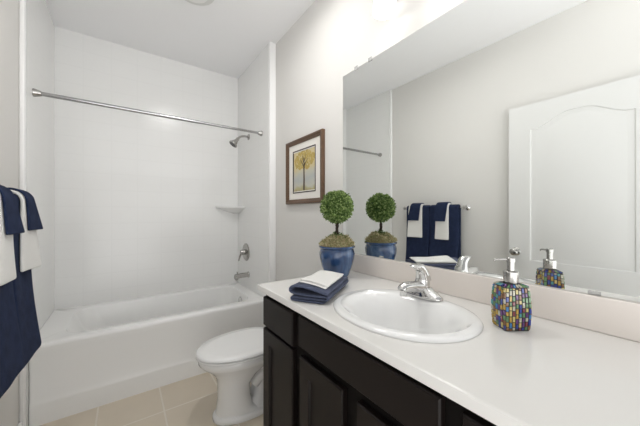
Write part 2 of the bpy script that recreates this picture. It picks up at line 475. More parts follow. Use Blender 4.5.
# moulded corner shelf
cs = thing('corner_shelf', 'white quarter-round corner shelf on the tub alcove wall', 'shelf', (XS, YB, 1.277))
def quarter(z, rx, ry, n=14):
    pts = [(0, 0, z)]
    for i in range(n + 1):
        a = PI / 2 * i / n
        e = 1.45
        pts.append((-rx * math.cos(a) ** (2 / e), -ry * math.sin(a) ** (2 / e), z))
    return pts
finish('shelf_top', loft(bmesh.new(), [quarter(-0.022, 0.225, 0.205), quarter(-0.016, 0.232, 0.212), quarter(-0.003, 0.235, 0.215), quarter(0, 0.230, 0.210)]), M['acrylic'], cs)
finish('shelf_bracket', loft(bmesh.new(), [quarter(-0.075, 0.05, 0.045), quarter(-0.06, 0.10, 0.09), quarter(-0.045, 0.155, 0.14), quarter(-0.0225, 0.205, 0.185)]), M['acrylic'], cs, angle=60)

# ceiling vent
cv = thing('ceiling_vent', 'round white ceiling vent above the middle of the room', 'vent', (0.375, 1.915, ZC))
finish('housing', lathe(bmesh.new(), [(0.125, 0), (0.128, -0.008), (0.122, -0.022), (0.10, -0.03), (0.085, -0.032)], n=48), M['plastic'], cv)
finish('centre_cone', lathe(bmesh.new(), [(0.084, -0.026), (0.08, -0.038), (0.05, -0.042), (0.01, -0.043)], n=40), M['trim'], cv)

# ================================================================== TOWEL BAR AND HANGING TOWELS (left wall)
XB, ZB = -0.385, 1.257
tb = thing('towel_bar', 'chrome towel bar on the left wall holding navy and white towels', 'towel bar', (XB, 1.59, ZB))
finish('bar', tube(bmesh.new(), [(0, -0.325, 0), (0, 0.325, 0)], 0.0085, n=16), M['chrome'], tb)
for s in (-1, 1):
    bm = lathe(bmesh.new(), [(0.026, XL - XB), (0.026, XL - XB + 0.006), (0.018, XL - XB + 0.014), (0.011, XL - XB + 0.020), (0.011, -0.012), (0.017, -0.010), (0.0185, 0.004), (0.013, 0.016), (0.004, 0.019)], (0, s * 0.322, 0), axis='x', n=24)
    finish('bracket', bm, M['chrome'], tb)

def drape_profile(off, zfront, zback, flare, n=10):
    """(x, z) path over the bar: up the back, over, down the front; off = distance of the cloth's middle from the bar's axis"""
    pts = []
    for i in range(n + 1):
        t = i / n
        pts.append((XB - off + 0.006 * (1 - t) * 0, zback + (ZB - zback) * t))
    for i in range(1, 9):
        a = PI - PI * i / 9
        pts.append((XB + off * math.cos(a), ZB + off * math.sin(a)))
    for i in range(n * 2 + 1):
        t = i / (n * 2)
        z = ZB + (zfront - ZB) * t
        pts.append((XB + off, z))
    return pts

def towel(name, label, m, ya, yb, off, zf, zb, thick, flare, seed, shear=0.0, group=None, wav=0.005, skew=(1.0, 1.0)):
    root = thing(name, label, {'bath_towel': 'towel', 'hand_towel': 'towel', 'washcloth': 'washcloth'}[name], (XB, (ya + yb) / 2, ZB - 0.0), group=group)
    prof = drape_profile(off, zf, zb, flare)
    ny = 16
    grid = []
    nf = len(prof)
    for k, (x, z) in enumerate(prof):
        row = []
        hang = max(0.0, ZB - z)
        front = k > nf // 2 - 4
        for i in range(ny + 1):
            t = i / ny
            y = ya + (yb - ya) * t
            w = noise.noise(Vector((y * 9 + seed * 3.1, z * 2.2, seed))) * wav * min(1, hang * 6) if front else 0
            edge = (1 - (2 * t - 1) ** 8)
            xx = x + (w + flare(hang) * (skew[0] + (skew[1] - skew[0]) * t) if front else 0) - (0.004 * (1 - edge) * min(1, hang * 4) if front else 0)
            zz = z + (0.006 * noise.noise(Vector((y * 6, seed, 2))) if k in (0, nf - 1) else 0)
            yy = y + (shear * hang if front else 0) + 0.003 * noise.noise(Vector((z * 7, seed * 2, t)))
            row.append((xx - XB, yy - (ya + yb) / 2, zz - ZB))
        grid.append(row)
    sheet('cloth', grid, m, root, thick)
    return root
fl_bath = lambda h: 0.040 * max(0.0, (h - 0.22) / 0.46) ** 1.5
fl_hand = lambda h: 0.095 * h
fl_wash = lambda h: 0.21 * h
T1, T2, T3 = 0.021, 0.012, 0.008
o1 = 0.0085 + T1 / 2 + 0.001; o2 = o1 + T1 / 2 + T2 / 2 + 0.003; o3 = o2 + T2 / 2 + T3 / 2 + 0.002
towel('bath_towel', 'navy bath towel at the tub end of the towel bar', M['navy'], 1.600, 1.868, o1, 0.565, 0.62, T1, fl_bath, 1, wav=0.006, skew=(0.7, 1.0))
towel('bath_towel', 'navy bath towel at the door end of the towel bar, nearest the camera', M['navy'], 1.305, 1.593, o1, 0.585, 0.64, T1, fl_bath, 2, wav=0.006, skew=(0.7, 0.95))
towel('hand_towel', 'white hand towel over the navy bath towel at the tub end', M['white_terry'], 1.668, 1.828, o2, 0.955, 1.02, T2, fl_hand, 1, skew=(0.10, 1.1), wav=0.006)
towel('hand_towel', 'white hand towel over the navy bath towel at the door end', M['white_terry'], 1.388, 1.520, o2, 0.955, 1.02, T2, fl_hand, 2, skew=(0.14, 0.60), wav=0.006)
towel('washcloth', 'navy washcloth over the white hand towel at the tub end', M['navy'], 1.685, 1.805, o3, 1.128, 1.16, T3, fl_wash, 1, wav=0.006, shear=0.12, skew=(0.15, 1.0))
towel('washcloth', 'navy washcloth over the white hand towel at the door end', M['navy'], 1.398, 1.515, o3, 1.128, 1.16, T3, fl_wash, 2, wav=0.006, shear=0.14, skew=(0.15, 1.0))

# ================================================================== PICTURE
PY0, PY1, PZ0, PZ1 = 1.434, 1.922, 1.273, 1.750
pic = thing('framed_picture', 'brown framed tree picture with cream mat on the wall', 'picture', (XW, (PY0 + PY1) / 2, (PZ0 + PZ1) / 2))
hy, hz = (PY1 - PY0) / 2, (PZ1 - PZ0) / 2
def rect_frame(bm, hy, hz, prof):
    """mitred frame: prof = (inset from the outer edge, distance off the wall)"""
    rings = []
    for d, x in prof:
        rings.append([(-x, sy * (hy - d), sz * (hz - d)) for sy, sz in ((-1, -1), (1, -1), (1, 1), (-1, 1))])
    n = len(rings)
    v = [[bm.verts.new(p) for p in r] for r in rings]
    for a in range(n):
        b = (a + 1) % n
        for i in range(4):
            j = (i + 1) % 4
            bm.faces.new((v[a][i], v[a][j], v[b][j], v[b][i]))
    return bm
finish('frame', rect_frame(bmesh.new(), hy, hz, [(0, 0.001), (0, 0.022), (0.004, 0.026), (0.014, 0.027), (0.020, 0.022), (0.028, 0.020), (0.034, 0.016), (0.034, 0.001)]), M['frame_wood'], pic, angle=25)
finish('mat_board', rect_frame(bmesh.new(), hy - 0.032, hz - 0.032, [(0, 0.004), (0, 0.010), (0.062, 0.010), (0.062, 0.004)]), M['mat_board'], pic, smooth=False)
finish('fillet', rect_frame(bmesh.new(), hy - 0.092, hz - 0.080, [(0, 0.0095), (0, 0.012), (0.008, 0.012), (0.008, 0.006)]), M['frame_edge'], pic, smooth=False)
ay, az = hy - 0.0945, hz - 0.0855
ap = finish('artwork', B(-0.007, -0.003, -ay, ay, -az, az), M['art'], pic, smooth=False)
bm = bmesh.new()
rs = random.Random(3)
for i in range(260):                                   # the painted crown: many small flat dabs
    a = rs.uniform(0, 2 * PI); q = math.sqrt(rs.random())
    cy = -0.005 + q * math.cos(a) * (ay - 0.016); cz = 0.075 + q * math.sin(a) * 0.068
    r0 = rs.uniform(0.006, 0.015)
    vs_ = [bm.verts.new((-0.0074 - i * 2e-6, cy + r0 * rs.uniform(.6, 1.2) * math.cos(2 * PI * k / 7), cz + r0 * rs.uniform(.5, 1.0) * math.sin(2 * PI * k / 7))) for k in range(7)]
    bm.faces.new(vs_)
finish('painted_crown', bm, M['foliage_paint'], ap, smooth=False)
bm = bmesh.new()
def stroke(bm, pts, w0, w1):
    n = len(pts); L_ = []; R_ = []
    for i, (y, z) in enumerate(pts):
        a = pts[max(i - 1, 0)]; b = pts[min(i + 1, n - 1)]
        dy, dz = b[0] - a[0], b[1] - a[1]; l = math.hypot(dy, dz); w = w0 + (w1 - w0) * i / (n - 1)
        L_.append(bm.verts.new((-0.0080, y - dz / l * w, z + dy / l * w))); R_.append(bm.verts.new((-0.0080, y + dz / l * w, z - dy / l * w)))
    for i in range(n - 1): bm.faces.new((L_[i], R_[i], R_[i + 1], L_[i + 1]))
stroke(bm, [(0.0, -az + 0.012), (-0.002, -0.06), (0.0, 0.0), (-0.002, 0.045), (0.002, 0.095)], 0.012, 0.005)
stroke(bm, [(-0.001, 0.02), (0.022, 0.055), (0.045, 0.085)], 0.006, 0.002)
stroke(bm, [(-0.001, 0.028), (-0.024, 0.06), (-0.05, 0.08)], 0.006, 0.002)
stroke(bm, [(0.0, 0.05), (0.018, 0.085), (0.02, 0.12)], 0.004, 0.0015)
stroke(bm, [(0.0, 0.055), (-0.016, 0.09), (-0.022, 0.12)], 0.004, 0.0015)
finish('painted_trunk', bm, M['trunk'], ap, smooth=False)

# ================================================================== TOILET
TY = 1.652
to = thing('toilet', 'white toilet with closed lid between the vanity and the bathtub', 'toilet', (XW, TY, 0))
def egg(x0, x1, hw_, z, n=48, sq=2.15, back=0.80):
    """egg outline: rounded nose at x0 (front), broad at the back x1"""
    xm = x0 + (x1 - x0) * 0.60
    out = []
    for i in range(n):
        a = 2 * PI * i / n
        c, s = math.cos(a), math.sin(a)
        if c < 0: out.append((xm + (xm - x0) * -abs(c) ** (2 / sq), hw_ * math.copysign(abs(s) ** (2 / sq), s), z))
        else:
            out.append((xm + (x1 - xm) * abs(c) ** (2 / 3.2), hw_ * math.copysign(abs(s) ** (2 / 2.4), s) * (1 - 0.10 * abs(c)), z))
    return out
bx = lambda x: x - XW
rings = [egg(bx(0.425), bx(0.80), 0.112, 0.0), egg(bx(0.422), bx(0.80), 0.114, 0.004), egg(bx(0.422), bx(0.80), 0.114, 0.026), egg(bx(0.428), bx(0.80), 0.108, 0.034), egg(bx(0.438), bx(0.72), 0.098, 0.037), egg(bx(0.443), bx(0.65), 0.095, 0.06),
         egg(bx(0.450), bx(0.635), 0.092, 0.12), egg(bx(0.450), bx(0.635), 0.093, 0.20), egg(bx(0.440), bx(0.69), 0.102, 0.25), egg(bx(0.405), bx(0.76), 0.128, 0.295),
         egg(bx(0.362), bx(0.80), 0.162, 0.330), egg(bx(0.345), bx(0.82), 0.176, 0.350), egg(bx(0.342), bx(0.82), 0.178, 0.372), egg(bx(0.348), bx(0.82), 0.174, 0.379)]
bowl = finish('bowl', loft(bmesh.new(), rings), M['porcelain'], to, angle=60)
# foot and trapway behind the pedestal
bm = loft(bmesh.new(), [rrect(bx(0.60), bx(0.99), -0.105, 0.105, 0.05, 0.0), rrect(bx(0.60), bx(0.99), -0.105, 0.105, 0.05, 0.022), rrect(bx(0.62), bx(0.98), -0.085, 0.085, 0.05, 0.045),
                        rrect(bx(0.66), bx(0.97), -0.06, 0.06, 0.04, 0.09), rrect(bx(0.68), bx(0.98), -0.055, 0.055, 0.04, 0.20), rrect(bx(0.68), bx(1.02), -0.10, 0.10, 0.05, 0.33), rrect(bx(0.70), bx(1.04), -0.14, 0.14, 0.05, 0.375)])
finish('base', bm, M['porcelain'], to, angle=60)
for s in (-1, 1):
    bm = tube(bmesh.new(), [(bx(0.66), s * 0.030, 0.16), (bx(0.71), s * 0.048, 0.215), (bx(0.77), s * 0.050, 0.19), (bx(0.80), s * 0.050, 0.12), (bx(0.84), s * 0.050, 0.05)], [0.035, 0.036, 0.038, 0.038, 0.036])
    finish('trapway', bm, M['porcelain'], to)
finish('seat_ring', loft(bmesh.new(), [egg(bx(0.338), bx(0.815), 0.180, 0.3805), egg(bx(0.334), bx(0.818), 0.184, 0.384), egg(bx(0.334), bx(0.818), 0.184, 0.389), egg(bx(0.338), bx(0.815), 0.180, 0.392)]), M['seat'], to, angle=60)
finish('lid', loft(bmesh.new(), [egg(bx(0.338), bx(0.818), 0.182, 0.3975), egg(bx(0.332), bx(0.822), 0.187, 0.401), egg(bx(0.333), bx(0.822), 0.186, 0.409), egg(bx(0.342), bx(0.815), 0.178, 0.419), egg(bx(0.39), bx(0.79), 0.14, 0.419), egg(bx(0.47), bx(0.74), 0.07, 0.4205)]), M['seat'], to, angle=60)
for s in (-1, 1):
    bm = bmesh.new()
    tube(bm, [(bx(0.832), s * 0.07 - 0.02, 0.396), (bx(0.832), s * 0.07 + 0.02, 0.396)], 0.011)
    finish('lid_hinge', bm, M['seat'], to)
finish('tank', loft(bmesh.new(), [rrect(bx(0.87), bx(1.055), -0.185, 0.185, 0.03, 0.376), rrect(bx(0.862), bx(1.06), -0.193, 0.193, 0.03, 0.50), rrect(bx(0.858), bx(1.062), -0.197, 0.197, 0.03, 0.655)]), M['porcelain'], to, angle=60)
finish('tank_lid', loft(bmesh.new(), [rrect(bx(0.852), bx(1.064), -0.203, 0.203, 0.03, 0.656), rrect(bx(0.85), bx(1.064), -0.205, 0.205, 0.03, 0.675), rrect(bx(0.855), bx(1.06), -0.20, 0.20, 0.03, 0.685)]), M['porcelain'], to, angle=60)
finish('flush_lever', tube(bmesh.new(), [(bx(0.858), 0.14, 0.62), (bx(0.845), 0.14, 0.62), (bx(0.838), 0.11, 0.617), (bx(0.838), 0.07, 0.612)], [0.012, 0.009, 0.007, 0.006]), M['chrome'], to)

# ================================================================== VANITY CABINET
VY0, VY1 = -0.020, 1.176
XF = 0.515                                             # face of doors and drawers
va = thing('vanity_cabinet', 'dark espresso vanity cabinet under the white countertop', 'cabinet', (0.80, 0.578, 0))
vx = lambda x: x - 0.80
vy = lambda y: y - 0.578
bm = B(vx(XF + 0.020), vx(XF + 0.038), vy(VY0), vy(VY1), 0.095, 0.8555)
for a_ in (VY0, VY1 - 0.016): box(bm, vx(XF + 0.0381), vx(XW - 0.002), vy(a_), vy(a_ + 0.016), 0.095, 0.8555)
box(bm, vx(XF + 0.0381), vx(XW - 0.002), vy(VY0 + 0.0161), vy(VY1 - 0.0161), 0.095, 0.111)
box(bm, vx(XW - 0.010), vx(XW - 0.002), vy(VY0 + 0.0161), vy(VY1 - 0.0161), 0.1111, 0.70)
finish('carcass', bm, M['espresso_shaded'], va, bevel=0.002)
finish('toe_kick', B(vx(0.60), vx(XW - 0.002), vy(VY0), vy(VY1), 0.0, 0.0945), M['espresso_shaded'], va)
def slab(name, ya, yb, za, zb):
    bm = loft(bmesh.new(), [[(vx(XF + 0.0195), y, z) for y, z in ((vy(ya), za), (vy(yb), za), (vy(yb), zb), (vy(ya), zb))],
                            [(vx(XF + 0.004), y, z) for y, z in ((vy(ya), za), (vy(yb), za), (vy(yb), zb), (vy(ya), zb))],
                            [(vx(XF), y, z) for y, z in ((vy(ya) + .004, za + .004), (vy(yb) - .004, za + .004), (vy(yb) - .004, zb - .004), (vy(ya) + .004, zb - .004))]])
    return finish(name, bm, M['espresso'], va, angle=20)
def shaker(name, ya, yb, za, zb):
    w = 0.058
    bm = bmesh.new()
    rings = []
    for d, x in ((0, XF + 0.0195), (0, XF + 0.004), (0.004, XF), (w, XF), (w + 0.006, XF + 0.010)):
        rings.append([(vx(x), vy(y), z) for y, z in ((ya + d, za + d), (yb - d, za + d), (yb - d, zb - d), (ya + d, zb - d))])
    loft(bm, rings, True, False)
    d_ = finish(name, bm, M['espresso'], va, angle=20)
    e = w + 0.006
    bm = B(vx(XF + 0.0098), vx(XF + 0.015), vy(ya + e - .001), vy(yb - e + .001), za + e - .001, zb - e + .001)
    finish('door_panel', bm, M['espresso'], d_, smooth=False)
    return d_
slab('drawer_front', 0.900, 1.163, 0.700, 0.828)
slab('false_front', 0.308, 0.857, 0.722, 0.832)
slab('drawer_front', 0.0, 0.266, 0.700, 0.828)
shaker('door', 0.900, 1.163, 0.118, 0.688)
shaker('door', 0.611, 0.850, 0.118, 0.690)
shaker('door', 0.315, 0.552, 0.118, 0.690)
slab('drawer_front', 0.0, 0.266, 0.415, 0.688)
slab('drawer_front', 0.0, 0.266, 0.118, 0.402)

# ================================================================== COUNTERTOP with cut-out for the bowl
CY0, CY1 = -0.028, 1.189
SX, SY, SAX, SAY = 0.748, 0.588, 0.203, 0.240          # sink centre and half axes
ct = thing('countertop', 'white marble-look vanity countertop with an oval sink in it', 'countertop', (0.80, 0.578, ZT))
bm = bmesh.new()
N = 96
hole = [(SX + (SAX - 0.02) * math.cos(2 * PI * i / N), SY + (SAY - 0.02) * math.sin(2 * PI * i / N)) for i in range(N)]
def rect_pt(cx, cy, a, x0, x1, y0, y1):
    c, s = math.cos(a), math.sin(a)
    ts = []
    if c > 1e-9: ts.append((x1 - cx) / c)
    if c < -1e-9: ts.append((x0 - cx) / c)
    if s > 1e-9: ts.append((y1 - cy) / s)
    if s < -1e-9: ts.append((y0 - cy) / s)
    t = min(ts)
    return (cx + t * c, cy + t * s)
X0, X1 = XC, XW - 0.001
angs = [math.atan2(p[1] - SY, p[0] - SX) for p in hole]
rim = [rect_pt(SX, SY, a, X0, X1, CY0, CY1) for a in angs]
for cxy in ((X0, CY0), (X1, CY0), (X1, CY1), (X0, CY1)):   # snap the nearest point to each corner
    a = math.atan2(cxy[1] - SY, cxy[0] - SX)
    k = min(range(N), key=lambda i: abs(math.atan2(math.sin(angs[i] - a), math.cos(angs[i] - a))))
    rim[k] = cxy
cc = lambda p, z: (p[0] - 0.80, p[1] - 0.578, z)
def shrink(p, d): return (min(max(p[0], X0 + d), X1 - d), min(max(p[1], CY0 + d), CY1 - d))
loft(bm, [[cc(p, -0.025) for p in hole], [cc(p, 0) for p in hole], [cc(shrink(p, 0.010), 0) for p in rim], [cc(shrink(p, 0.005), 0) for p in rim], [cc(shrink(p, 0.0015), -0.0015) for p in rim], [cc(p, -0.005) for p in rim], [cc(p, -0.025) for p in rim], [cc(p, -0.025) for p in hole]], False, False)
bmesh.ops.remove_doubles(bm, verts=bm.verts, dist=1e-5)
finish('top_slab', bm, M['counter'], ct, angle=30)
ZBS = 0.977
tag(finish('backsplash', B(XW - 0.020, XW - 0.001, CY0, CY1, ZT + 0.0003, ZBS), M['backsplash'], bevel=0.003), 'low beige backsplash strip between the countertop and the mirror', 'backsplash')

# sink
sk = thing('sink', 'white oval drop-in sink set in the countertop', 'sink', (SX, SY, ZT))
def se(d, z, shift=0.0, k=1.0): return ell(shift, 0, z, (SAX - d * k), (SAY - d), 72, 2.1)
rings = [se(0.0, 0.0005), se(-0.001, 0.004), se(0.003, 0.009), se(0.012, 0.012), se(0.026, 0.0120)]
def inner(f, z, sh): return ell(sh, 0, z, 0.152 * f, 0.200 * f, 72, 2.15)
rings += [inner(1.10, 0.0098, -0.016), inner(1.03, 0.0055, -0.016), inner(0.96, -0.003, -0.015), inner(0.89, -0.017, -0.013), inner(0.81, -0.040, -0.012), inner(0.71, -0.074, -0.010), inner(0.56, -0.110, -0.005), inner(0.40, -0.130, 0), inner(0.15, -0.134, 0)]
bm = loft(bmesh.new(), rings, False, True)
finish('basin', bm, M['porcelain'], sk, angle=60, recalc=True)
finish('drain', lathe(bmesh.new(), [(0.023, -0.1335), (0.023, -0.131), (0.017, -0.1305), (0.016, -0.128), (0.004, -0.127)], n=28), M['chrome'], sk)
# faucet
fa = thing('faucet', 'chrome single-lever faucet behind the oval sink', 'faucet', (0.915, 0.618, ZT + 0.0128))
def fring(z, ax, ay, cx=0.0): return ell(cx, 0, z, ax, ay, 48, 2.5)
finish('base_plate', loft(bmesh.new(), [fring(0, 0.029, 0.080), fring(0.005, 0.029, 0.080), fring(0.010, 0.027, 0.077), fring(0.017, 0.026, 0.062), fring(0.026, 0.025, 0.046), fring(0.036, 0.024, 0.034)]), M['chrome'], fa, angle=50)
finish('body', lathe(bmesh.new(), [(0.026, 0.010), (0.027, 0.040), (0.027, 0.056), (0.024, 0.066), (0.012, 0.071)], n=32), M['chrome'], fa, angle=50)
bm = tube(bmesh.new(), [(0.004, 0, 0.034), (-0.035, 0, 0.040), (-0.075, 0, 0.047), (-0.108, 0, 0.049), (-0.122, 0, 0.040)], [0.026, 0.024, 0.021, 0.019, 0.016], flat=0.85, n=20)
lathe(bm, [(0.0125, 0), (0.013, -0.020)], (-0.112, 0, 0.040), n=20)
finish('spout', bm, M['chrome'], fa, angle=50)
bm = loft(bmesh.new(), [ell(x, 0, z, ax, ay, 32, 2.6) for x, z, ax, ay in ((0.006, 0.060, 0.026, 0.026), (0.004, 0.071, 0.026, 0.025), (0.0, 0.084, 0.023, 0.021), (-0.008, 0.098, 0.023, 0.019), (-0.020, 0.108, 0.029, 0.019), (-0.030, 0.114, 0.035, 0.018), (-0.034, 0.119, 0.034, 0.016), (-0.034, 0.122, 0.029, 0.012))])
finish('lever', bm, M['chrome'], fa, angle=50)

# ================================================================== SOAP DISPENSER
sd = thing('soap_dispenser', 'mosaic glass soap dispenser with metal pump on the countertop', 'soap dispenser', (0.8925, 0.320, ZT), math.atan2(-0.54, 0.84))
HX, HY, HB = 0.0375, 0.030, 0.118
def bulge(t): return 0.88 + 0.15 * math.sin(PI * (0.14 + 0.74 * t))
def brect(t, d=0.0):
    k = bulge(t)
    z = 0.001 + HB * t
    return rrect(-HX * k + d, HX * k - d, -HY * k + d, HY * k - d, 0.004, z, 3, 4)
rings = [brect(t, 0.0015) for t in [i / 10 for i in range(11)]]
rings.append([(x * 0.98, y * 0.98, HB + 0.0025) for x, y, z in rings[-1]]); rings.append([(x * 0.45, y * 0.60, HB + 0.0095) for x, y, z in rings[-2]])
bm = loft(bmesh.new(), rings)
for f in bm.faces: f.material_index = 0
rg = random.Random(11)
wts = [0, 1, 1, 2, 2, 3, 4, 4, 5, 6, 6, 7, 7, 8, 9, 9, 0, 6]
def tile(p, nrm, cidx):
    """thin glass chip over the quad p"""
    a = [Vector(q) for q in p]
    c = sum(a, Vector()) / 4
    top = [bm.verts.new(q + (c - q) * 0.10 + nrm * 0.0016) for q in a]
    bot = [bm.verts.new(q - nrm * 0.0005) for q in a]
    fs = [bm.faces.new(top)] + [bm.faces.new((bot[i], bot[(i + 1) % 4], top[(i + 1) % 4], top[i])) for i in range(4)]
    for f in fs: f.material_index = cidx + 1
for axis, half, other, ncol in ((0, HX, HY, 8), (1, HY, HX, 6)):
    for sgn in (-1, 1):
        for cidx in range(ncol):
            u0, u1 = -1 + 2 * cidx / ncol, -1 + 2 * (cidx + 1) / ncol
            g = 0.04
            u0 += g; u1 -= g
            t = -rg.uniform(0.0, 0.10)
            while t < 0.97:
                h = rg.choice((0.10, 0.12, 0.14))
                ta, tb_ = max(0.02, t + 0.008), min(0.985, t + h - 0.008)
                t += h
                if tb_ - ta < 0.02: continue
                q = []
                for uu, tt in ((u0, ta), (u1, ta), (u1, tb_), (u0, tb_)):
                    k = bulge(tt); a_ = uu * (half * k - 0.0015); b_ = sgn * (other * k - 0.0015); z = 0.001 + HB * tt
                    q.append((a_, b_, z) if axis == 0 else (b_, a_, z))
                nrm = Vector((0, sgn, 0)) if axis == 0 else Vector((sgn, 0, 0))
                tile(q, nrm, rg.choice(wts))
KT = bulge(1.0)
for axis, half, other, ncol in ((0, HX, HY, 7), (1, HY, HX, 5)):   # sloping shoulders carry a row of chips too
    for sgn in (-1, 1):
        for cidx in range(ncol):
            u0, u1 = -1 + 2 * cidx / ncol + .05, -1 + 2 * (cidx + 1) / ncol - .05
            q = []
            for uu, f_, z_ in ((u0, 0.965, HB + 0.0022), (u1, 0.965, HB + 0.0022), (u1, 0.68, HB + 0.0070), (u0, 0.68, HB + 0.0070)):
                a_, b_ = uu * half * KT * f_ * 0.95, sgn * other * KT * f_
                q.append((a_, b_, z_) if axis == 0 else (b_, a_, z_))
            tile(q, Vector((0, sgn * 0.3, 0.95)) if axis == 0 else Vector((sgn * 0.3, 0, 0.95)), rg.choice(wts))
finish('mosaic_bottle', bm, None, sd, mats=[M['grout_black']] + [M['glass%d' % i] for i in range(10)], angle=25)
finish('collar', lathe(bmesh.new(), [(0.0180, 0.010), (0.0185, 0.012), (0.0185, 0.040), (0.017, 0.042), (0.010, 0.043)], (0, 0, HB), n=32), M['nickel'], sd)
finish('pump_head', lathe(bmesh.new(), [(0.0085, 0.042), (0.0085, 0.066), (0.0105, 0.067), (0.0105, 0.078), (0.009, 0.080), (0.003, 0.081)], (0, 0, HB), n=28), M['nickel'], sd)
nd = finish('nozzle', tube(bmesh.new(), [(0, 0, HB + 0.0735), (0.020, 0, HB + 0.0735), (0.036, 0, HB + 0.0725), (0.041, 0, HB + 0.068)], [0.0045, 0.0034, 0.0030, 0.0026], n=12), M['nickel'], sd)
nd.rotation_euler = (0, 0, R(125.5) - math.atan2(-0.54, 0.84))

# ================================================================== TOPIARY
tp = thing('topiary', 'small ball topiary in blue glazed pot on countertop corner', 'potted plant', (0.896, 1.103, ZT))
prof = [(0.054, 0.0), (0.060, 0.003), (0.064, 0.012), (0.079, 0.055), (0.089, 0.095), (0.091, 0.120), (0.086, 0.138), (0.084, 0.143), (0.091, 0.148), (0.094, 0.153), (0.092, 0.158), (0.086, 0.158), (0.082, 0.150), (0.080, 0.135)]
finish('pot', lathe(bmesh.new(), prof, n=56), M['glaze'], tp, angle=50)
rt = random.Random(5)
def rvec(r=rt):
    while True:
        v = Vector((r.uniform(-1, 1), r.uniform(-1, 1), r.uniform(-1, 1)))
        if 0.05 < v.length < 1: return v.normalized()
bm = lathe(bmesh.new(), [(0.081, 0.137), (0.078, 0.160), (0.060, 0.180), (0.030, 0.198), (0.008, 0.206)], n=24)
for f in bm.faces: f.material_index = 0
for i in range(2800):                                   # curly dry moss: short bent blades over a low uneven mound
    a = rt.uniform(0, 2 * PI); q = math.sqrt(rt.random())
    lump = noise.noise(Vector((2.3 * math.cos(a) * q, 2.3 * math.sin(a) * q, 4.0)))
    r0 = q * (0.083 + 0.012 * lump)
    z0 = 0.160 + 0.040 * (1 - q ** 3.0) + 0.026 * lump * (1 - 0.5 * q)
    p = Vector((r0 * math.cos(a), r0 * math.sin(a), z0))
    d = (Vector((math.cos(a) * q * 0.8, math.sin(a) * q * 0.8, 0.6)) + rvec() * 1.1).normalized()
    s = d.cross(rvec()).normalized() * rt.uniform(0.0010, 0.0022)
    l = rt.uniform(0.009, 0.020)
    m1 = p + d * l * 0.55 + rvec() * 0.003; m2 = p + d * l + rvec() * 0.005
    for m_ in (m1, m2): m_.z = max(m_.z, 0.150)
    vv = [bm.verts.new(p - s), bm.verts.new(p + s), bm.verts.new(m1 + s), bm.verts.new(m1 - s), bm.verts.new(m2)]
    mi = rt.choice((0, 0, 1, 1, 1, 2, 2))
    for f in (bm.faces.new((vv[0], vv[1], vv[2], vv[3])), bm.faces.new((vv[3], vv[2], vv[4]))): f.material_index = mi
finish('moss', bm, None, tp, mats=[M['moss'], M['moss_b'], M['moss_c']], smooth=False, recalc=False)
BZ = 1.236 - ZT
bm = tube(bmesh.new(), [(0, 0, 0.17), (0.004, 0.002, 0.21), (-0.003, -0.003, 0.25), (0.001, 0.002, 0.29), (0, 0, BZ)], [0.010, 0.008, 0.0075, 0.007, 0.006], n=10)
tube(bm, [(0.006, 0, 0.17), (-0.006, 0.006, 0.215), (0.006, -0.003, 0.26), (0, 0, 0.31)], 0.0045, n=8)
finish('stem', bm, M['stem'], tp)
def leaf(bm, p, d, l, w, mi, r):
    s = d.cross(rvec(r)).normalized(); u = s.cross(d)
    mid = p + d * l * 0.5
    vv = [bm.verts.new(p), bm.verts.new(mid + s * w - u * w * .25), bm.verts.new(p + d * l - u * w * 0.2), bm.verts.new(mid - s * w - u * w * .25), bm.verts.new(mid + u * w * 0.25)]
    for t in ((0, 1, 4), (1, 2, 4), (2, 3, 4), (3, 0, 4)):
        f = bm.faces.new([vv[k] for k in t]); f.material_index = mi
bm = bmesh.new()
bmesh.ops.create_icosphere(bm, subdivisions=3, radius=0.062, matrix=Matrix.Translation((0, 0, BZ)))
for f in bm.faces: f.material_index = 1
for i in range(3600):                                   # the clipped ball: small oval leaves at all angles near the surface
    n_ = rvec()
    clump = noise.noise(n_ * 5.0)
    rad = 0.058 + 0.022 * rt.random() ** 0.6 + 0.006 * clump
    p = n_ * rad + Vector((0, 0, BZ))
    d = (n_ * 0.75 + rvec() * 0.9).normalized()
    leaf(bm, p, d, rt.uniform(0.010, 0.016), rt.uniform(0.0030, 0.0050), rt.choice((0, 0, 0, 1, 1, 2, 2)) if rad > 0.070 else rt.choice((1, 1, 0)), rt)
finish('foliage', bm, None, tp, mats=[M['leaf_a'], M['leaf_b'], M['leaf_c']], smooth=False, recalc=False)
bm = bmesh.new()
for i in range(170):                                     # sprigs at the foot of the stem
    a = rt.uniform(0, 2 * PI); r0 = rt.uniform(0, 0.045)
    p = Vector((r0 * math.cos(a), r0 * math.sin(a), 0.192 + rt.uniform(0, 0.034) * (1 - r0 / 0.06)))
    leaf(bm, p, (Vector((math.cos(a), math.sin(a), 0.9)) + rvec() * .6).normalized(), rt.uniform(0.010, 0.016), 0.0035, rt.choice((0, 1)), rt)
finish('sprigs', bm, None, tp, mats=[M['leaf_a'], M['leaf_b'], M['leaf_c']], smooth=False, recalc=False)

# ================================================================== TOWELS LYING ON THE COUNTER
ang = math.atan2(0.56, 0.83)
fx, fy = 0.497, 0.889                                   # front-left corner of the folded towel
LN, WD = 0.290, 0.150
ft = thing('folded_towel', 'folded navy hand towel lying on the countertop beside the sink', 'towel', (fx, fy, ZT), ang)
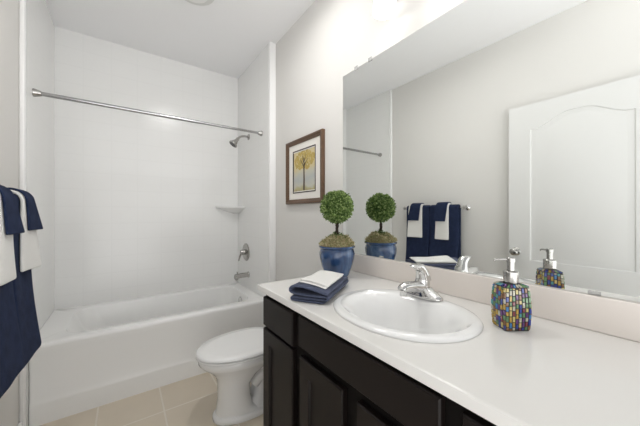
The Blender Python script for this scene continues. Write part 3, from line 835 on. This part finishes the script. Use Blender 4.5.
# cross-section (w across, z up), local y = -w
th = 0.0085
S = []
def arc(cw, cz, r, a0, a1, n=6):
    for i in range(n + 1):
        a = R(a0 + (a1 - a0) * i / n); S.append((cw + r * math.cos(a), cz + r * math.sin(a)))
S += [(WD - 0.012, 0.005), (WD * .7, 0.005), (WD * .4, 0.005)]
arc(0.010, 0.0105, 0.0055, 270, 90, 6)
S += [(WD * .3, 0.0162), (WD * .6, 0.0158), (WD * .85, 0.0158)]
arc(WD - 0.008, 0.0212, 0.0054, -90, 90, 6)
S += [(WD * .85, 0.0270), (WD * .6, 0.0268), (WD * .3, 0.0272)]
arc(0.012, 0.0422, 0.0130, 270, 90, 8)
S += [(WD * .22, 0.0585), (WD * .42, 0.0552), (WD * .62, 0.0480), (WD * .80, 0.0405), (WD * .93, 0.0362), (WD - 0.001, 0.0345)]
NL = 18
grid = []
for w, z in S:
    row = []
    for i in range(NL + 1):
        t = i / NL
        zz = z
        if z > 0.03: zz = 0.0355 + (z - 0.0355) * (1 - 0.55 * min(1, t * 1.7))
        if z > 0.03 and zz < 0.0362: zz = 0.0355 + (zz - 0.0355) * 0.5
        jit = 0.0018 * noise.noise(Vector((w * 30, t * 5, z * 40)))
        ragged = (0.006 * noise.noise(Vector((w * 14, z * 60, 3)))) if i in (0, NL) else 0
        row.append((t * LN + ragged, -w, zz + jit))
    grid.append(row)
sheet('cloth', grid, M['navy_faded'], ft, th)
def navy_top(w, t):
    pts = [(0.0, 0.049), (0.012, 0.0552), (WD * .22, 0.0585), (WD * .42, 0.0552), (WD * .62, 0.0480), (WD * .80, 0.0405), (WD * .93, 0.0362), (WD + .02, 0.034)]
    for (a, za), (b, zb) in zip(pts, pts[1:]):
        if w <= b:
            z = za + (zb - za) * max(0, (w - a)) / (b - a); break
    z = 0.0355 + (z - 0.0355) * (1 - 0.55 * min(1, t * 1.7))
    return z + th / 2 + 0.0012
wc = thing('washcloth', 'folded white washcloth lying on the navy towel by the sink', 'washcloth', (fx, fy, ZT), ang)
wt = 0.0055
for lay, (t0, t1, w0, w1, name) in enumerate(((0.13, 0.93, 0.022, WD - 0.020, 'lower_fold'), (0.165, 0.95, 0.018, WD - 0.016, 'upper_fold'))):
    grid = []
    for j in range(13):
        w = w0 + (w1 - w0) * j / 12
        row = []
        for i in range(17):
            s = i / 16
            t = t0 + (t1 - t0) * s
            z = navy_top(w, t) + wt / 2 + lay * (wt + 0.001) + 0.0012 * noise.noise(Vector((w * 25, t * 6, lay * 3))) + 0.0012
            if lay == 0 and s < 0.02: z -= 0.001
            row.append((t * LN + 0.004 * noise.noise(Vector((w * 20, lay, 1))), -w, z))
        grid.append(row)
    sheet(name, grid, M['white_terry'], wc, wt)

# ================================================================== MIRROR AND CLIPS
MY0, MY1, MZ0, MZ1 = -0.028, 1.248, ZBS + 0.001, 2.013
mr = thing('wall_mirror', 'large frameless mirror on the wall above the backsplash', 'mirror', (XW, (MY0 + MY1) / 2, (MZ0 + MZ1) / 2))
finish('mirror_glass', B(-0.006, -0.0008, MY0 - (MY0 + MY1) / 2, MY1 - (MY0 + MY1) / 2, MZ0 - (MZ0 + MZ1) / 2, MZ1 - (MZ0 + MZ1) / 2), M['mirror'], mr, smooth=False)
mc = lambda y, z: (y - (MY0 + MY1) / 2, z - (MZ0 + MZ1) / 2)
for y, top in ((1.027, True), (1.134, True), (0.20, True), (0.178, False), (0.95, False)):
    a, b = mc(y, MZ1 if top else MZ0)
    s = 1 if top else -1
    z_in = b - 0.008 if top else b + 0.010
    bm = B(-0.0095, -0.0062, a - 0.013, a + 0.013, min(z_in, b + s * 0.012 if top else b + 0.0005), max(z_in, b + 0.012 if top else b))
    finish('mirror_clip', bm, M['clear'], mr, bevel=0.0012)

# ================================================================== VANITY LIGHT
lt = thing('vanity_light', 'frosted glass vanity light bar glowing above the mirror', 'light fixture', (XW, 0.60, 2.268))
finish('backplate', B(-0.022, -0.0008, -0.34, 0.34, -0.05, 0.05), M['nickel'], lt, bevel=0.006)
for dy in (-0.26, 0.0, 0.26):
    finish('arm', tube(bmesh.new(), [(-0.018, dy, 0.0), (-0.045, dy, 0.012), (-0.070, dy, 0.014), (-0.083, dy, -0.012)], 0.009), M['nickel'], lt)
    finish('socket', lathe(bmesh.new(), [(0.022, -0.035), (0.024, -0.012), (0.018, -0.004)], (-0.083, dy, 0), n=24), M['nickel'], lt)
    sh_ = finish('glass_shade', lathe(bmesh.new(), [(0.026, -0.030), (0.040, -0.045), (0.049, -0.075), (0.054, -0.110), (0.057, -0.134), (0.054, -0.134), (0.051, -0.110), (0.046, -0.076), (0.037, -0.048), (0.026, -0.034)], (-0.083, dy, 0), n=36, cap0=False, cap1=False), M['shade'], lt, angle=60)
    finish('bulb', lathe(bmesh.new(), [(0.012, -0.036), (0.016, -0.055), (0.026, -0.080), (0.026, -0.098), (0.016, -0.112), (0.004, -0.116)], (-0.083, dy, 0), n=20), M['bulb'], sh_)
    ld = bpy.data.lights.new('bulb_glow', 'POINT'); ld.energy = BULB_W; ld.color = (1, 0.975, 0.93); ld.shadow_soft_size = 0.028
    lo = bpy.data.objects.new('bulb_glow', ld); COL.objects.link(lo)
    lo.parent = lt; lo.location = (-0.083, dy, -0.122)

# added fill lamp on the ceiling, unseen by the camera and the mirror
cl = thing('ceiling_fill_lamp', 'flat round fill lamp added on the ceiling in front of the vanity', 'light fixture', (0.50, 1.30, ZC))
finish('fill_lamp_drum', lathe(bmesh.new(), [(0.19, 0), (0.203, -0.001), (0.205, -0.055), (0.200, -0.057), (0.196, -0.055), (0.194, -0.030), (0.19, -0.020)], n=48, cap0=True, cap1=True), M['plastic'], cl)
finish('diffuser', lathe(bmesh.new(), [(0.190, -0.034), (0.186, -0.040), (0.12, -0.043), (0.01, -0.044)], n=40), mat('fill_diffuser', (1, 1, 1), 0.5, emit=FILL_W, ecol=(1, 0.985, 0.965)), cl)
